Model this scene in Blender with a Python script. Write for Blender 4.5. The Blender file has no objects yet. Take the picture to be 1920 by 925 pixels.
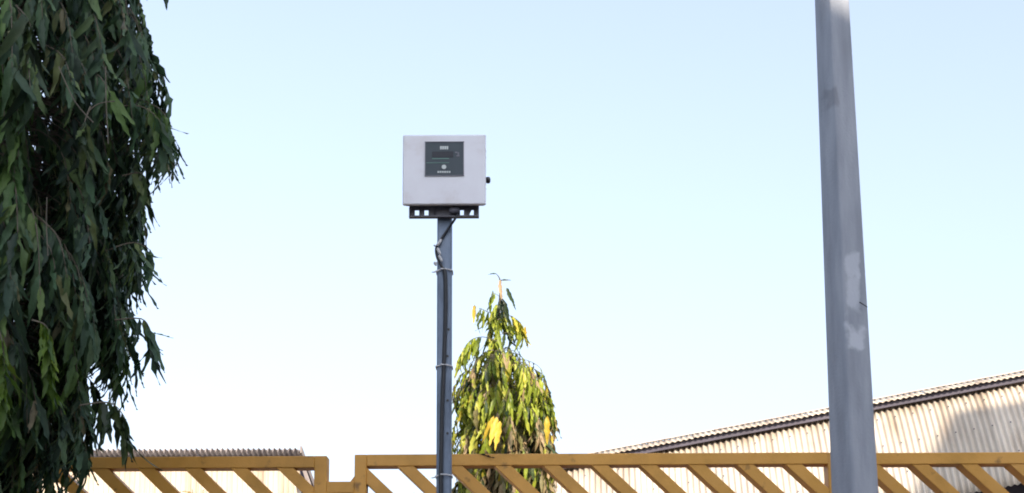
import bpy, bmesh, math, random
import numpy as np
from mathutils import Vector, Matrix, noise

random.seed(7)
R = math.radians
scene = bpy.context.scene
col = scene.collection

# ------------------------------------------------------------------ camera
F, CX, CY = 2600.0, 960.0, 900.0          # focal length and principal point, photo pixels
cam_d = bpy.data.cameras.new('camera')
cam = bpy.data.objects.new('camera', cam_d)
col.objects.link(cam)
cam_d.sensor_width = 36
cam_d.lens = 36 * F / 1920
cam_d.shift_y = (CY - 462.5) / 1920
cam_d.clip_start = 0.1
cam_d.clip_end = 5000
CAMM = Matrix.Translation((0, 0, 1.6)) @ Matrix.Rotation(R(99), 4, 'X') @ Matrix.Rotation(R(-0.28), 4, 'Z')
cam.matrix_world = CAMM
scene.camera = cam

# ------------------------------------------------------------------ sky, sun, exposure
SUN_EL, SUN_AZ = R(32), R(155)            # azimuth clockwise from +Y
w = bpy.data.worlds.new('World')
scene.world = w
w.use_nodes = True
nt = w.node_tree
bg = nt.nodes['Background']
sky = nt.nodes.new('ShaderNodeTexSky')
sky.sky_type = 'NISHITA'
sky.sun_disc = False
sky.sun_elevation = SUN_EL
sky.sun_rotation = SUN_AZ
sky.altitude = 0
sky.air_density = 1.0
sky.dust_density = 4.0
sky.ozone_density = 1.0
hsv = nt.nodes.new('ShaderNodeHueSaturation')      # pale hazy daylight sky, the whole dome alike
hsv.inputs['Saturation'].default_value = 0.70
nt.links.new(sky.outputs[0], hsv.inputs['Color'])
gam = nt.nodes.new('ShaderNodeGamma')
gam.inputs['Gamma'].default_value = 0.66
nt.links.new(hsv.outputs[0], gam.inputs['Color'])
mul = nt.nodes.new('ShaderNodeMix')
mul.data_type = 'RGBA'
mul.blend_type = 'MULTIPLY'
mul.clamp_result = False
mul.inputs[0].default_value = 1
nt.links.new(gam.outputs[0], mul.inputs[6])
mul.inputs[7].default_value = (1.20, 1.285, 1.42, 1)
nt.links.new(mul.outputs[2], bg.inputs[0])
bg.inputs[1].default_value = 0.15
sun_dir = Vector((math.sin(SUN_AZ) * math.cos(SUN_EL), math.cos(SUN_AZ) * math.cos(SUN_EL), math.sin(SUN_EL)))
sl = bpy.data.lights.new('sun', 'SUN')
sl.energy = 3.4
sl.angle = R(0.53)
sl.color = (1.0, 0.86, 0.68)
so = bpy.data.objects.new('sun', sl)
col.objects.link(so)
so.rotation_euler = sun_dir.to_track_quat('Z', 'Y').to_euler()
scene.view_settings.view_transform = 'Standard'
scene.view_settings.look = 'None'
scene.view_settings.exposure = 1.4
scene.view_settings.gamma = 1
scene.render.film_transparent = False
scene.cycles.max_bounces = 8
scene.cycles.filter_width = 1.9

# ------------------------------------------------------------------ measuring helpers
def ray(px, py):
    return (CAMM.to_3x3() @ Vector(((px - CX) / F, -(py - CY) / F, -1)))
def at(px, py, Y):
    """the point at distance Y that is seen at pixel (px, py)"""
    d = ray(px, py)
    return CAMM.translation + d * (Y / d.y)
CAMI = CAMM.inverted()
def proj(p):
    q = CAMI @ Vector(p)
    return (CX + F * q.x / -q.z, CY - F * q.y / -q.z)

# ------------------------------------------------------------------ object helpers
def link(o, parent=None):
    col.objects.link(o)
    if parent is not None:
        o.parent = parent
    return o
def tag(o, label=None, cat=None, group=None, kind=None):
    if label: o['label'] = label
    if cat: o['category'] = cat
    if group: o['group'] = group
    if kind: o['kind'] = kind
    return o
def thing(name, label, cat, loc=(0, 0, 0), group=None):
    o = bpy.data.objects.new(name, None)
    o.empty_display_size = 0.2
    o.location = loc
    link(o)
    o['_'] = 0
    del o['_']
    return tag(o, label, cat, group)
def mesh_obj(name, verts, faces, mat, parent=None, smooth=False):
    me = bpy.data.meshes.new(name)
    me.from_pydata([tuple(v) for v in verts], [], faces)
    me.materials.append(mat)
    if smooth:
        me.polygons.foreach_set('use_smooth', [True] * len(me.polygons))
    me.update()
    o = bpy.data.objects.new(name, me)
    link(o, parent)
    if parent is not None:
        o.matrix_parent_inverse = Matrix.Translation(-Vector(parent.location))
    return o
def bm_obj(name, bm, mat, parent=None, smooth=False):
    me = bpy.data.meshes.new(name)
    bmesh.ops.recalc_face_normals(bm, faces=bm.faces)
    bm.to_mesh(me)
    bm.free()
    me.materials.append(mat)
    if smooth:
        me.polygons.foreach_set('use_smooth', [True] * len(me.polygons))
    o = bpy.data.objects.new(name, me)
    link(o, parent)
    if parent is not None:
        o.matrix_parent_inverse = Matrix.Translation(-Vector(parent.location))
    return o
def box(bm, c, s, rot=None, bevel=0.0, seg=2):
    m = Matrix.Translation(c)
    if rot is not None: m = m @ rot
    g = bmesh.ops.create_cube(bm, size=1, matrix=m @ Matrix.Diagonal((s[0], s[1], s[2], 1)))
    if bevel > 0:
        es = list({e for v in g['verts'] for e in v.link_edges})
        bmesh.ops.bevel(bm, geom=es, offset=bevel, segments=seg, affect='EDGES', profile=0.5)
def tube(bm, pts, rad, sides=8, caps=True):
    pts = [Vector(p) for p in pts]
    n = len(pts)
    rads = rad if isinstance(rad, (list, tuple)) else [rad] * n
    prev = None
    ref = None
    for i, p in enumerate(pts):
        t = (pts[min(i + 1, n - 1)] - pts[max(i - 1, 0)]).normalized()
        if ref is None:
            ref = t.orthogonal().normalized()
        ref = (ref - t * ref.dot(t)).normalized()
        b = t.cross(ref)
        ring = [bm.verts.new(p + (ref * math.cos(2 * math.pi * k / sides) + b * math.sin(2 * math.pi * k / sides)) * rads[i]) for k in range(sides)]
        if prev:
            for k in range(sides):
                bm.faces.new((prev[k], prev[(k + 1) % sides], ring[(k + 1) % sides], ring[k]))
        elif caps:
            bm.faces.new(ring[::-1])
        prev = ring
    if caps:
        bm.faces.new(prev)
def smooth_path(pts, sub=6):
    pts = [Vector(p) for p in pts]
    out = []
    for i in range(len(pts) - 1):
        p0, p1, p2, p3 = pts[max(i - 1, 0)], pts[i], pts[i + 1], pts[min(i + 2, len(pts) - 1)]
        for k in range(sub):
            t = k / sub
            out.append(0.5 * ((2 * p1) + (p2 - p0) * t + (2 * p0 - 5 * p1 + 4 * p2 - p3) * t * t + (3 * p1 - p0 - 3 * p2 + p3) * t ** 3))
    out.append(pts[-1])
    return out

# ------------------------------------------------------------------ materials
def new_mat(name):
    m = bpy.data.materials.new(name)
    m.use_nodes = True
    return m, m.node_tree, m.node_tree.nodes['Principled BSDF']
def N(nt, typ, **kw):
    n = nt.nodes.new(typ)
    for k, v in kw.items():
        setattr(n, k, v)
    return n
def ramp(nt, stops, interp='LINEAR'):
    r = nt.nodes.new('ShaderNodeValToRGB')
    r.color_ramp.interpolation = interp
    e = r.color_ramp.elements
    while len(e) < len(stops): e.new(0.5)
    for i, (p, c) in enumerate(stops):
        e[i].position = p
        e[i].color = (*c, 1) if len(c) == 3 else c
    return r
def noisy(name, cols, scale=4, stretch=(1, 1, 1), rough=0.6, metallic=0.0, bump=0.0, bscale=60, obj_var=0.0, detail=6):
    m, t, p = new_mat(name)
    tc = N(t, 'ShaderNodeTexCoord')
    mp = N(t, 'ShaderNodeMapping')
    mp.inputs['Scale'].default_value = stretch
    no = N(t, 'ShaderNodeTexNoise')
    no.inputs['Scale'].default_value = scale
    no.inputs['Detail'].default_value = detail
    no.inputs['Roughness'].default_value = 0.62
    t.links.new(tc.outputs['Object'], mp.inputs[0])
    t.links.new(mp.outputs[0], no.inputs['Vector'])
    k = len(cols)
    r = ramp(t, [(0.3 + 0.4 * i / max(1, k - 1), c) for i, c in enumerate(cols)])
    t.links.new(no.outputs['Fac'], r.inputs[0])
    out = r.outputs[0]
    if obj_var > 0:
        oi = N(t, 'ShaderNodeObjectInfo')
        mr = N(t, 'ShaderNodeMapRange')
        mr.inputs['To Min'].default_value = 1 - obj_var
        mr.inputs['To Max'].default_value = 1 + obj_var * 0.5
        hs = N(t, 'ShaderNodeHueSaturation')
        t.links.new(oi.outputs['Random'], mr.inputs['Value'])
        t.links.new(mr.outputs[0], hs.inputs['Value'])
        t.links.new(out, hs.inputs['Color'])
        out = hs.outputs[0]
    t.links.new(out, p.inputs['Base Color'])
    p.inputs['Roughness'].default_value = rough
    p.inputs['Metallic'].default_value = metallic
    if bump > 0:
        nb = N(t, 'ShaderNodeTexNoise')
        nb.inputs['Scale'].default_value = bscale
        nb.inputs['Detail'].default_value = 4
        bp = N(t, 'ShaderNodeBump')
        bp.inputs['Strength'].default_value = bump
        bp.inputs['Distance'].default_value = 0.01
        t.links.new(tc.outputs['Object'], nb.inputs['Vector'])
        t.links.new(nb.outputs['Fac'], bp.inputs['Height'])
        t.links.new(bp.outputs[0], p.inputs['Normal'])
    return m
def leaf_mat(name, stops, rough=0.42, trans=0.25):
    m, t, p = new_mat(name)
    oi = N(t, 'ShaderNodeObjectInfo')
    ge = N(t, 'ShaderNodeNewGeometry')
    ad = N(t, 'ShaderNodeMath', operation='ADD')
    fr = N(t, 'ShaderNodeMath', operation='FRACT')
    t.links.new(oi.outputs['Random'], ad.inputs[0])
    t.links.new(ge.outputs['Random Per Island'], ad.inputs[1])
    t.links.new(ad.outputs[0], fr.inputs[0])
    r = ramp(t, stops)
    t.links.new(fr.outputs[0], r.inputs[0])
    tc = N(t, 'ShaderNodeTexCoord')
    no = N(t, 'ShaderNodeTexNoise')
    no.inputs['Scale'].default_value = 25
    t.links.new(tc.outputs['Object'], no.inputs['Vector'])
    mr = N(t, 'ShaderNodeMapRange')
    mr.inputs['To Min'].default_value = 0.7
    mr.inputs['To Max'].default_value = 1.3
    hs = N(t, 'ShaderNodeHueSaturation')
    t.links.new(no.outputs['Fac'], mr.inputs['Value'])
    t.links.new(mr.outputs[0], hs.inputs['Value'])
    t.links.new(r.outputs[0], hs.inputs['Color'])
    t.links.new(hs.outputs[0], p.inputs['Base Color'])
    p.inputs['Roughness'].default_value = rough
    p.inputs['Specular IOR Level'].default_value = 0.3
    tr = N(t, 'ShaderNodeBsdfTranslucent')
    t.links.new(hs.outputs[0], tr.inputs[0])
    mx = N(t, 'ShaderNodeMixShader')
    mx.inputs[0].default_value = trans
    t.links.new(p.outputs[0], mx.inputs[1])
    t.links.new(tr.outputs[0], mx.inputs[2])
    t.links.new(mx.outputs[0], t.nodes['Material Output'].inputs[0])
    return m

M = {}
M['ground'] = noisy('ground', [(0.07, 0.063, 0.055), (0.10, 0.092, 0.08), (0.14, 0.125, 0.11)], scale=0.6, rough=0.95, bump=0.4, bscale=8)
M['paint_mustard'] = noisy('paint_mustard', [(0.49, 0.25, 0.042), (0.655, 0.33, 0.062), (0.68, 0.355, 0.085)], scale=3.2, stretch=(1, 1, 1), rough=0.5, bump=0.15, bscale=90, obj_var=0.07)
t_ = M['paint_mustard'].node_tree
p_ = t_.nodes['Principled BSDF']
src = p_.inputs['Base Color'].links[0].from_socket
tc_ = N(t_, 'ShaderNodeNewGeometry')
ns_ = N(t_, 'ShaderNodeTexNoise'); ns_.inputs['Scale'].default_value = 11; ns_.inputs['Detail'].default_value = 5
t_.links.new(tc_.outputs['Position'], ns_.inputs['Vector'])
mr_ = N(t_, 'ShaderNodeMapRange'); mr_.inputs['From Min'].default_value = 0.62; mr_.inputs['From Max'].default_value = 0.72; mr_.inputs['To Max'].default_value = 0.75
t_.links.new(ns_.outputs['Fac'], mr_.inputs['Value'])
mx_ = N(t_, 'ShaderNodeMix', data_type='RGBA'); mx_.inputs[7].default_value = (0.13, 0.06, 0.025, 1)
t_.links.new(mr_.outputs[0], mx_.inputs[0]); t_.links.new(src, mx_.inputs[6]); t_.links.new(mx_.outputs[2], p_.inputs['Base Color'])
M['galv'] = noisy('galvanised_sheet', [(0.38, 0.30, 0.23), (0.55, 0.475, 0.39), (0.65, 0.58, 0.49)], scale=1.1, stretch=(3.5, 1, 0.35), rough=0.5, metallic=0.15, obj_var=0.2, bump=0.1, bscale=20)
M['galv_old'] = noisy('weathered_sheet', [(0.30, 0.275, 0.30), (0.48, 0.45, 0.48), (0.56, 0.53, 0.56)], scale=1.6, stretch=(3, 1, 0.6), rough=0.7, obj_var=0.16)
M['dark_sheet'] = noisy('dark_wall', [(0.065, 0.058, 0.08), (0.12, 0.11, 0.145)], scale=1.5, rough=0.8)
M['wood_grey'] = noisy('grey_timber', [(0.17, 0.14, 0.13), (0.30, 0.26, 0.25)], scale=6, stretch=(4, 4, 0.6), rough=0.8)
M['box_paint'] = noisy('box_paint', [(0.66, 0.63, 0.66), (0.77, 0.77, 0.84), (0.80, 0.81, 0.88)], scale=5.0, rough=0.42, bump=0.04, bscale=120)
M['box_edge'] = noisy('box_gasket', [(0.15, 0.15, 0.16), (0.22, 0.22, 0.23)], scale=20, rough=0.6)
M['panel'] = noisy('panel_film', [(0.028, 0.046, 0.062), (0.042, 0.062, 0.082)], scale=9, rough=0.5)
M['screen'] = noisy('screen_glass', [(0.006, 0.010, 0.022), (0.010, 0.014, 0.028)], scale=8, rough=0.5)
M['print_white'] = noisy('print_white', [(0.52, 0.57, 0.58), (0.62, 0.66, 0.67)], scale=60, rough=0.5)
M['print_green'] = noisy('print_green', [(0.10, 0.22, 0.20), (0.13, 0.26, 0.23)], scale=30, rough=0.5)
M['black'] = noisy('black_plastic', [(0.008, 0.008, 0.010), (0.018, 0.018, 0.022)], scale=30, rough=0.4)
M['steel'] = noisy('galvanised_post', [(0.08, 0.105, 0.15), (0.155, 0.20, 0.28), (0.23, 0.28, 0.37)], scale=7, stretch=(1, 1, 0.35), rough=0.5, metallic=0.35, bump=0.15, bscale=60)
M['bracket'] = noisy('bracket_steel', [(0.075, 0.075, 0.10), (0.15, 0.15, 0.175)], scale=14, rough=0.5, metallic=0.4)
M['cable'] = noisy('cable_sheath', [(0.012, 0.015, 0.022), (0.025, 0.028, 0.036)], scale=20, rough=0.45)
M['tie'] = noisy('white_nylon', [(0.50, 0.50, 0.53), (0.68, 0.68, 0.70)], scale=30, rough=0.5)
M['grey_plastic'] = noisy('grey_plastic', [(0.12, 0.12, 0.16), (0.19, 0.19, 0.23)], scale=20, rough=0.5)
M['bark'] = noisy('bark', [(0.05, 0.04, 0.03), (0.11, 0.09, 0.07)], scale=12, stretch=(1, 1, 0.3), rough=0.9, bump=0.6, bscale=40)
M['twig'] = noisy('twig', [(0.07, 0.06, 0.045), (0.14, 0.12, 0.09)], scale=10, rough=0.8)
M['render'] = noisy('painted_render', [(0.66, 0.65, 0.64), (0.78, 0.77, 0.76)], scale=1.5, rough=0.9)  # kept pale so the added shade blocks return light to the yard
M['glass'] = noisy('window_glass', [(0.03, 0.04, 0.05), (0.05, 0.06, 0.07)], scale=1, rough=0.1)
M['leaf_dark'] = leaf_mat('leaf_dark', [(0.0, (0.016, 0.034, 0.022)), (0.30, (0.034, 0.070, 0.038)), (0.6, (0.055, 0.110, 0.052)), (0.8, (0.085, 0.135, 0.070)), (0.93, (0.095, 0.155, 0.040)), (1.0, (0.17, 0.145, 0.09))], rough=0.5, trans=0.18)
M['leaf_mid'] = leaf_mat('leaf_mid', [(0.0, (0.035, 0.075, 0.025)), (0.5, (0.065, 0.13, 0.040)), (1.0, (0.10, 0.18, 0.045))], rough=0.45, trans=0.25)
M['leaf_young'] = leaf_mat('leaf_young', [(0.0, (0.05, 0.10, 0.014)), (0.6, (0.085, 0.15, 0.018)), (1.0, (0.14, 0.19, 0.02))], rough=0.45, trans=0.3)
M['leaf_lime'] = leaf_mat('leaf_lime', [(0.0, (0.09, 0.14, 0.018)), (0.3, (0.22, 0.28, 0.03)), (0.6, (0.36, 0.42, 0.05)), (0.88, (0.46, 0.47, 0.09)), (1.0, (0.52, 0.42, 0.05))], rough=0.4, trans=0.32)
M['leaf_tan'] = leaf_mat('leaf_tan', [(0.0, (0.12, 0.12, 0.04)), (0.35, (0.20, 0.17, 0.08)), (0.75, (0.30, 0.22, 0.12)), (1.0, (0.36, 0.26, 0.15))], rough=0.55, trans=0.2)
M['leaf_deep_green'] = leaf_mat('leaf_deep', [(0.0, (0.018, 0.032, 0.018)), (0.6, (0.035, 0.06, 0.022)), (1.0, (0.07, 0.10, 0.03))], rough=0.45, trans=0.2)  # deep green leaf tone, mixed in with the others

# concrete mast: grey with two worn whitewash patches on the right-hand face
def mast_mat(patches, edge_dir):
    m, t, p = new_mat('mast_concrete')
    tc = N(t, 'ShaderNodeTexCoord')
    n1 = N(t, 'ShaderNodeTexNoise'); n1.inputs['Scale'].default_value = 5; n1.inputs['Detail'].default_value = 8
    mp = N(t, 'ShaderNodeMapping'); mp.inputs['Scale'].default_value = (3, 3, 0.5)
    t.links.new(tc.outputs['Object'], mp.inputs[0]); t.links.new(mp.outputs[0], n1.inputs['Vector'])
    r = ramp(t, [(0.3, (0.24, 0.262, 0.31)), (0.5, (0.30, 0.325, 0.385)), (0.72, (0.37, 0.395, 0.455))])
    t.links.new(n1.outputs['Fac'], r.inputs[0])
    n2 = N(t, 'ShaderNodeTexNoise'); n2.inputs['Scale'].default_value = 14; n2.inputs['Detail'].default_value = 5
    t.links.new(tc.outputs['Object'], n2.inputs['Vector'])
    cur = r.outputs[0]
    for (c, half, amt, colr) in patches:
        sub = N(t, 'ShaderNodeVectorMath', operation='SUBTRACT'); sub.inputs[1].default_value = c
        dv = N(t, 'ShaderNodeVectorMath', operation='DIVIDE'); dv.inputs[1].default_value = half
        ab_ = N(t, 'ShaderNodeVectorMath', operation='ABSOLUTE')
        sx_ = N(t, 'ShaderNodeSeparateXYZ')
        ab = N(t, 'ShaderNodeMath', operation='SMOOTH_MAX'); ab.inputs[2].default_value = 0.25
        t.links.new(tc.outputs['Object'], sub.inputs[0]); t.links.new(sub.outputs[0], dv.inputs[0]); t.links.new(dv.outputs[0], ab_.inputs[0]); t.links.new(ab_.outputs[0], sx_.inputs[0]); t.links.new(sx_.outputs['X'], ab.inputs[0]); t.links.new(sx_.outputs['Z'], ab.inputs[1])
        ad = N(t, 'ShaderNodeMath', operation='MULTIPLY_ADD'); ad.inputs[1].default_value = 2.2; ad.inputs[2].default_value = -1.1
        t.links.new(n2.outputs['Fac'], ad.inputs[0])
        s = N(t, 'ShaderNodeMath', operation='ADD')
        t.links.new(ab.outputs['Value'], s.inputs[0]); t.links.new(ad.outputs[0], s.inputs[1])
        mr = N(t, 'ShaderNodeMapRange', interpolation_type='SMOOTHSTEP')
        mr.inputs['From Min'].default_value = 1.3; mr.inputs['From Max'].default_value = 0.65
        mr.inputs['To Min'].default_value = 0; mr.inputs['To Max'].default_value = amt
        t.links.new(s.outputs[0], mr.inputs['Value'])
        mx = N(t, 'ShaderNodeMix', data_type='RGBA')
        t.links.new(mr.outputs[0], mx.inputs[0]); t.links.new(cur, mx.inputs[6]); mx.inputs[7].default_value = (*colr, 1)
        cur = mx.outputs[2]
    t.links.new(cur, p.inputs['Base Color'])
    p.inputs['Roughness'].default_value = 0.75
    bp = N(t, 'ShaderNodeBump'); bp.inputs['Strength'].default_value = 0.3; bp.inputs['Distance'].default_value = 0.006
    n3 = N(t, 'ShaderNodeTexNoise'); n3.inputs['Scale'].default_value = 70; n3.inputs['Detail'].default_value = 6
    t.links.new(tc.outputs['Object'], n3.inputs['Vector']); t.links.new(n3.outputs['Fac'], bp.inputs['Height'])
    t.links.new(bp.outputs[0], p.inputs['Normal'])
    return m

# ------------------------------------------------------------------ ground
g = mesh_obj('ground', [(-1500, -1500, 0), (1500, -1500, 0), (1500, 2500, 0), (-1500, 2500, 0)], [(0, 1, 2, 3)], M['ground'])
tag(g, 'dusty bare ground of the yard', None, kind='structure')

# ------------------------------------------------------------------ corrugated sheets
PITCH = 0.0845
def corr_sheet(name, origin, u, path, n_waves, mat, parent, amp=0.020, phase=0.0, seg=6, thick=0.0):
    """origin: start corner; u: unit vector across the ribs; path: list of points (offsets) down the ribs"""
    u = Vector(u).normalized()
    W = n_waves * PITCH
    cols_ = n_waves * seg + 1
    vs, fs = [], []
    for j, q in enumerate(path):
        tq = (path[min(j + 1, len(path) - 1)] - path[max(j - 1, 0)]).normalized()
        nn = u.cross(tq).normalized()
        for i in range(cols_):
            s = i * PITCH / seg
            vs.append(origin + q + u * s + nn * (amp * math.sin(2 * math.pi * s / PITCH + phase)))
    for j in range(len(path) - 1):
        for i in range(cols_ - 1):
            a = j * cols_ + i
            fs.append((a, a + 1, a + cols_ + 1, a + cols_))
    o = mesh_obj(name, vs, fs, mat, parent, smooth=True)
    md = o.modifiers.new('thickness', 'SOLIDIFY')
    md.thickness = 0.003
    md.offset = 0
    return o

# ------------------------------------------------------------------ right-hand shed
hv = ray(1100, -1700)
ht = Vector((hv.x, hv.y, 0)).normalized()
F_OFF = -ht * 0.20 + Vector((0, 0, 0.045))
A = at(985, 882, 20.4) - F_OFF
B = at(2300, 631, 19.0) - F_OFF
eu = (B - A).normalized()
LEN = (B - A).length
def slope_path(L, e0=50, e1=61, n=7):
    pts, p = [Vector((0, 0, 0))], Vector((0, 0, 0))
    for i in range(n):
        e = R(e0 + (e1 - e0) * (i + 0.5) / n)
        p = p - (ht * math.cos(e) + Vector((0, 0, 1)) * math.sin(e)) * (L / n)
        pts.append(p.copy())
    return pts
# find the slope length that puts the lower eave where the photograph has it
top1850 = A + eu * (LEN * (1860 - 985) / (2300 - 985) * 1.0)
best = min((abs(proj(top1850 + slope_path(L)[-1])[1] - 912), L) for L in [0.8 + 0.02 * k for k in range(120)])[1]
print('slope length', best, 'A', A, 'B', B)
path = slope_path(best)
shed = thing('corrugated_shed', 'long shed with steep sunlit corrugated roof rising to the right behind the yellow fence', 'shed', (A.x + 4, A.y, 0))
n_w = 10
total = int(LEN / PITCH)
k = 0
start = 0
while start < total:
    nw = n_w
    off = random.uniform(-0.012, 0.012)
    jit = eu.cross(path[1]).normalized() * (0.004 * (k % 2))
    pth = [q * (1 + random.uniform(-0.004, 0.012)) for q in path]
    corr_sheet('roof_sheet', A + eu * (start * PITCH) + jit + Vector((0, 0, off * 0.3)), eu, path if k % 3 else pth, nw, M['galv'], shed)
    start += nw
    k += 1
end_pt = eu * (start * PITCH)
# fixing bolts in rows across the slope, every third rib
bm = bmesh.new()
nrm = eu.cross(path[1]).normalized()
if nrm.y > 0: nrm = -nrm
for row in (1, 3, 5):
    for i in range(1, total, 3):
        p_ = A + path[row] + eu * ((i + 0.25 + (0.5 if nrm.dot(eu.cross(path[1])) < 0 else 0)) * PITCH) + nrm * 0.022
        box(bm, p_, (0.016, 0.016, 0.016))
o = bm_obj('bolt_heads', bm, M['dark_sheet'], shed)
o['kind'] = 'stuff'
# ridge roof with scalloped overhang: each sheet overhangs the slope towards the yard
def cap_path():
    f = -ht * 0.20 + Vector((0, 0, -0.03))
    b = ht * 0.10 + Vector((0, 0, 0.080))
    return [f, f.lerp(b, 0.5), b]
cp = cap_path()
start = 0
k = 0
while start < total:
    o = corr_sheet('ridge_sheet', A + eu * (start * PITCH) + Vector((0, 0, 0.075 + 0.004 * (k % 2))) + ht * random.uniform(-0.006, 0.006), eu, cp, n_w, M['galv'], shed, amp=0.011, seg=6)
    start += n_w
    k += 1
# fascia closing the gap below the ridge sheets; the overhang's shade is in its colour
bm = bmesh.new()
rotm = Matrix((eu, ht, eu.cross(ht))).transposed().to_4x4()
mid = A + eu * (total * PITCH / 2)
box(bm, mid + Vector((0, 0, 0.0)) - ht * 0.12, (total * PITCH, 0.03, 0.062), rotm)
bm_obj('fascia', bm, M['dark_sheet'], shed)
bm = bmesh.new()
box(bm, mid + ht * 0.11 + Vector((0, 0, 0.166)), (total * PITCH, 0.07, 0.01), rotm)
bm_obj('ridge_cap', bm, M['galv'], shed)
# body of the shed under the roof
low = path[-1]
a0, b0 = A + low + ht * 0.75, A + end_pt + low + ht * 0.75
up = Vector((0, 0, 0.55))
back = ht * 7
vs = [Vector((a0.x, a0.y, 0)), Vector((b0.x, b0.y, 0)), b0 + up, a0 + up]
mesh_obj('front_wall', vs + [v + ht * 0.1 for v in vs], [(0, 1, 2, 3), (7, 6, 5, 4), (0, 4, 5, 1), (3, 2, 6, 7), (0, 3, 7, 4), (1, 5, 6, 2)], M['dark_sheet'], shed)
ridge_off = ht * 0.10 + Vector((0, 0, 0.12))
for nm, P in (('end_wall', A), ('end_wall', A + end_pt)):
    pr = [Vector(P + q) for q in path] + [Vector((a0.x, a0.y, 0)) + (P - A) * 1.0]
    pr[-1].z = 0
    e2 = P + back * 0.6
    prof = [P + ridge_off * 0.9] + [P + q + ht * 0.02 for q in path] + [P + low + ht * 0.75, Vector(((P + low + ht * 0.75).x, (P + low + ht * 0.75).y, 0)), Vector((e2.x, e2.y, 0)), e2 - Vector((0, 0, 2.2))]
    n_ = len(prof)
    off = eu * (0.06 if P is A else -0.06)
    vs = prof + [v + off for v in prof]
    fs = [tuple(range(n_)), tuple(range(2 * n_ - 1, n_ - 1, -1))] + [(i, (i + 1) % n_, (i + 1) % n_ + n_, i + n_) for i in range(n_)]
    mesh_obj(nm, vs, fs, M['galv_old'], shed)
r0, r1 = A + ridge_off, A + end_pt + ridge_off
e0_, e1_ = A + back * 0.6 - Vector((0, 0, 2.2)), A + end_pt + back * 0.6 - Vector((0, 0, 2.2))
vs = [r0, r1, e1_, e0_]
mesh_obj('rear_roof', vs + [v - Vector((0, 0, 0.03)) for v in vs], [(0, 1, 2, 3), (7, 6, 5, 4), (0, 4, 5, 1), (1, 5, 6, 2), (2, 6, 7, 3), (3, 7, 4, 0)], M['galv_old'], shed)
vs = [e0_, e1_, Vector((e1_.x, e1_.y, 0)), Vector((e0_.x, e0_.y, 0))]
mesh_obj('rear_wall', vs + [v + ht * 0.08 for v in vs], [(0, 1, 2, 3), (7, 6, 5, 4), (0, 4, 5, 1), (1, 5, 6, 2), (2, 6, 7, 3), (3, 7, 4, 0)], M['galv_old'], shed)

# ------------------------------------------------------------------ left-hand shed
YL = 22.0
xr = at(566, 870, YL).x
ztop = at(350, 843, YL - 0.32).z
zwall = at(350, 866, YL).z
XL = -13.5
ls = thing('corrugated_lean_to', 'low shed with pale corrugated wall and grey scalloped roof edge behind the fence', 'shed', ((xr + XL) / 2, YL, 0))
PITCH_BAK = PITCH
PITCH = 9.75 / F * YL * 1.0
nn_ = int((xr - XL) / (PITCH * 10)) + 1
for k in range(nn_):
    o0 = Vector((xr - (k + 1) * 10 * PITCH, YL + 0.004 * (k % 2), 0))
    hgt = zwall + 0.05
    corr_sheet('wall_sheet', o0, Vector((1, 0, 0)), [Vector((0, 0, hgt)), Vector((0, 0, hgt * 0.5)), Vector((0, 0, 0.02))], 10, M['galv'], ls, amp=0.024)
roofp = [Vector((0, -0.34, 0)), Vector((0, 0.05, -0.085)), Vector((0, 1.5, -0.42)), Vector((0, 3.4, -0.85))]
for k in range(nn_):
    o0 = Vector((xr - (k + 1) * 10 * PITCH, YL, ztop + 0.003 * (k % 2)))
    corr_sheet('roof_sheet', o0, Vector((1, 0, 0)), roofp, 10, M['galv_old'], ls, amp=0.017)
PITCH = PITCH_BAK
bm = bmesh.new()
box(bm, ((xr - 0.06 + XL) / 2, YL - 0.05, zwall + 0.01), (xr - XL - 0.1, 0.05, 0.07), bevel=0.004)
bm_obj('eave_beam', bm, M['wood_grey'], ls)
# leaning strut with verge board at the open right-hand end
p_a, p_b = at(567, 872, YL - 0.30), at(590, 938, YL - 0.30)
def plank(p, q, wdt, dep):
    t = (q - p)
    rot = t.to_track_quat('Z', 'Y').to_matrix().to_4x4()
    bm = bmesh.new()
    box(bm, (p + q) / 2, (wdt, dep, t.length), rot, bevel=0.004)
    return bm
bm_obj('corner_strut', plank(p_a, p_b, 0.035, 0.06), M['wood_grey'], ls)
bm_obj('strut_backing', plank(at(563, 872, YL - 0.2), at(569, 905, YL - 0.2), 0.028, 0.05), M['dark_sheet'], ls)
bm_obj('verge_board', plank(Vector((xr + 0.03, YL - 0.33, ztop - 0.01)), Vector((xr + 0.03, YL + 3.4, ztop - 0.87)), 0.03, 0.12), M['wood_grey'], ls)
bm = bmesh.new()
box(bm, (xr - 0.05, YL + 1.7, (ztop - 0.95) / 2), (0.05, 3.3, ztop - 0.95))
box(bm, ((xr + XL) / 2, YL + 3.38, (ztop - 0.95) / 2), (xr - XL - 0.1, 0.05, ztop - 0.95))
bm_obj('side_wall', bm, M['galv_old'], ls)

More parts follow.
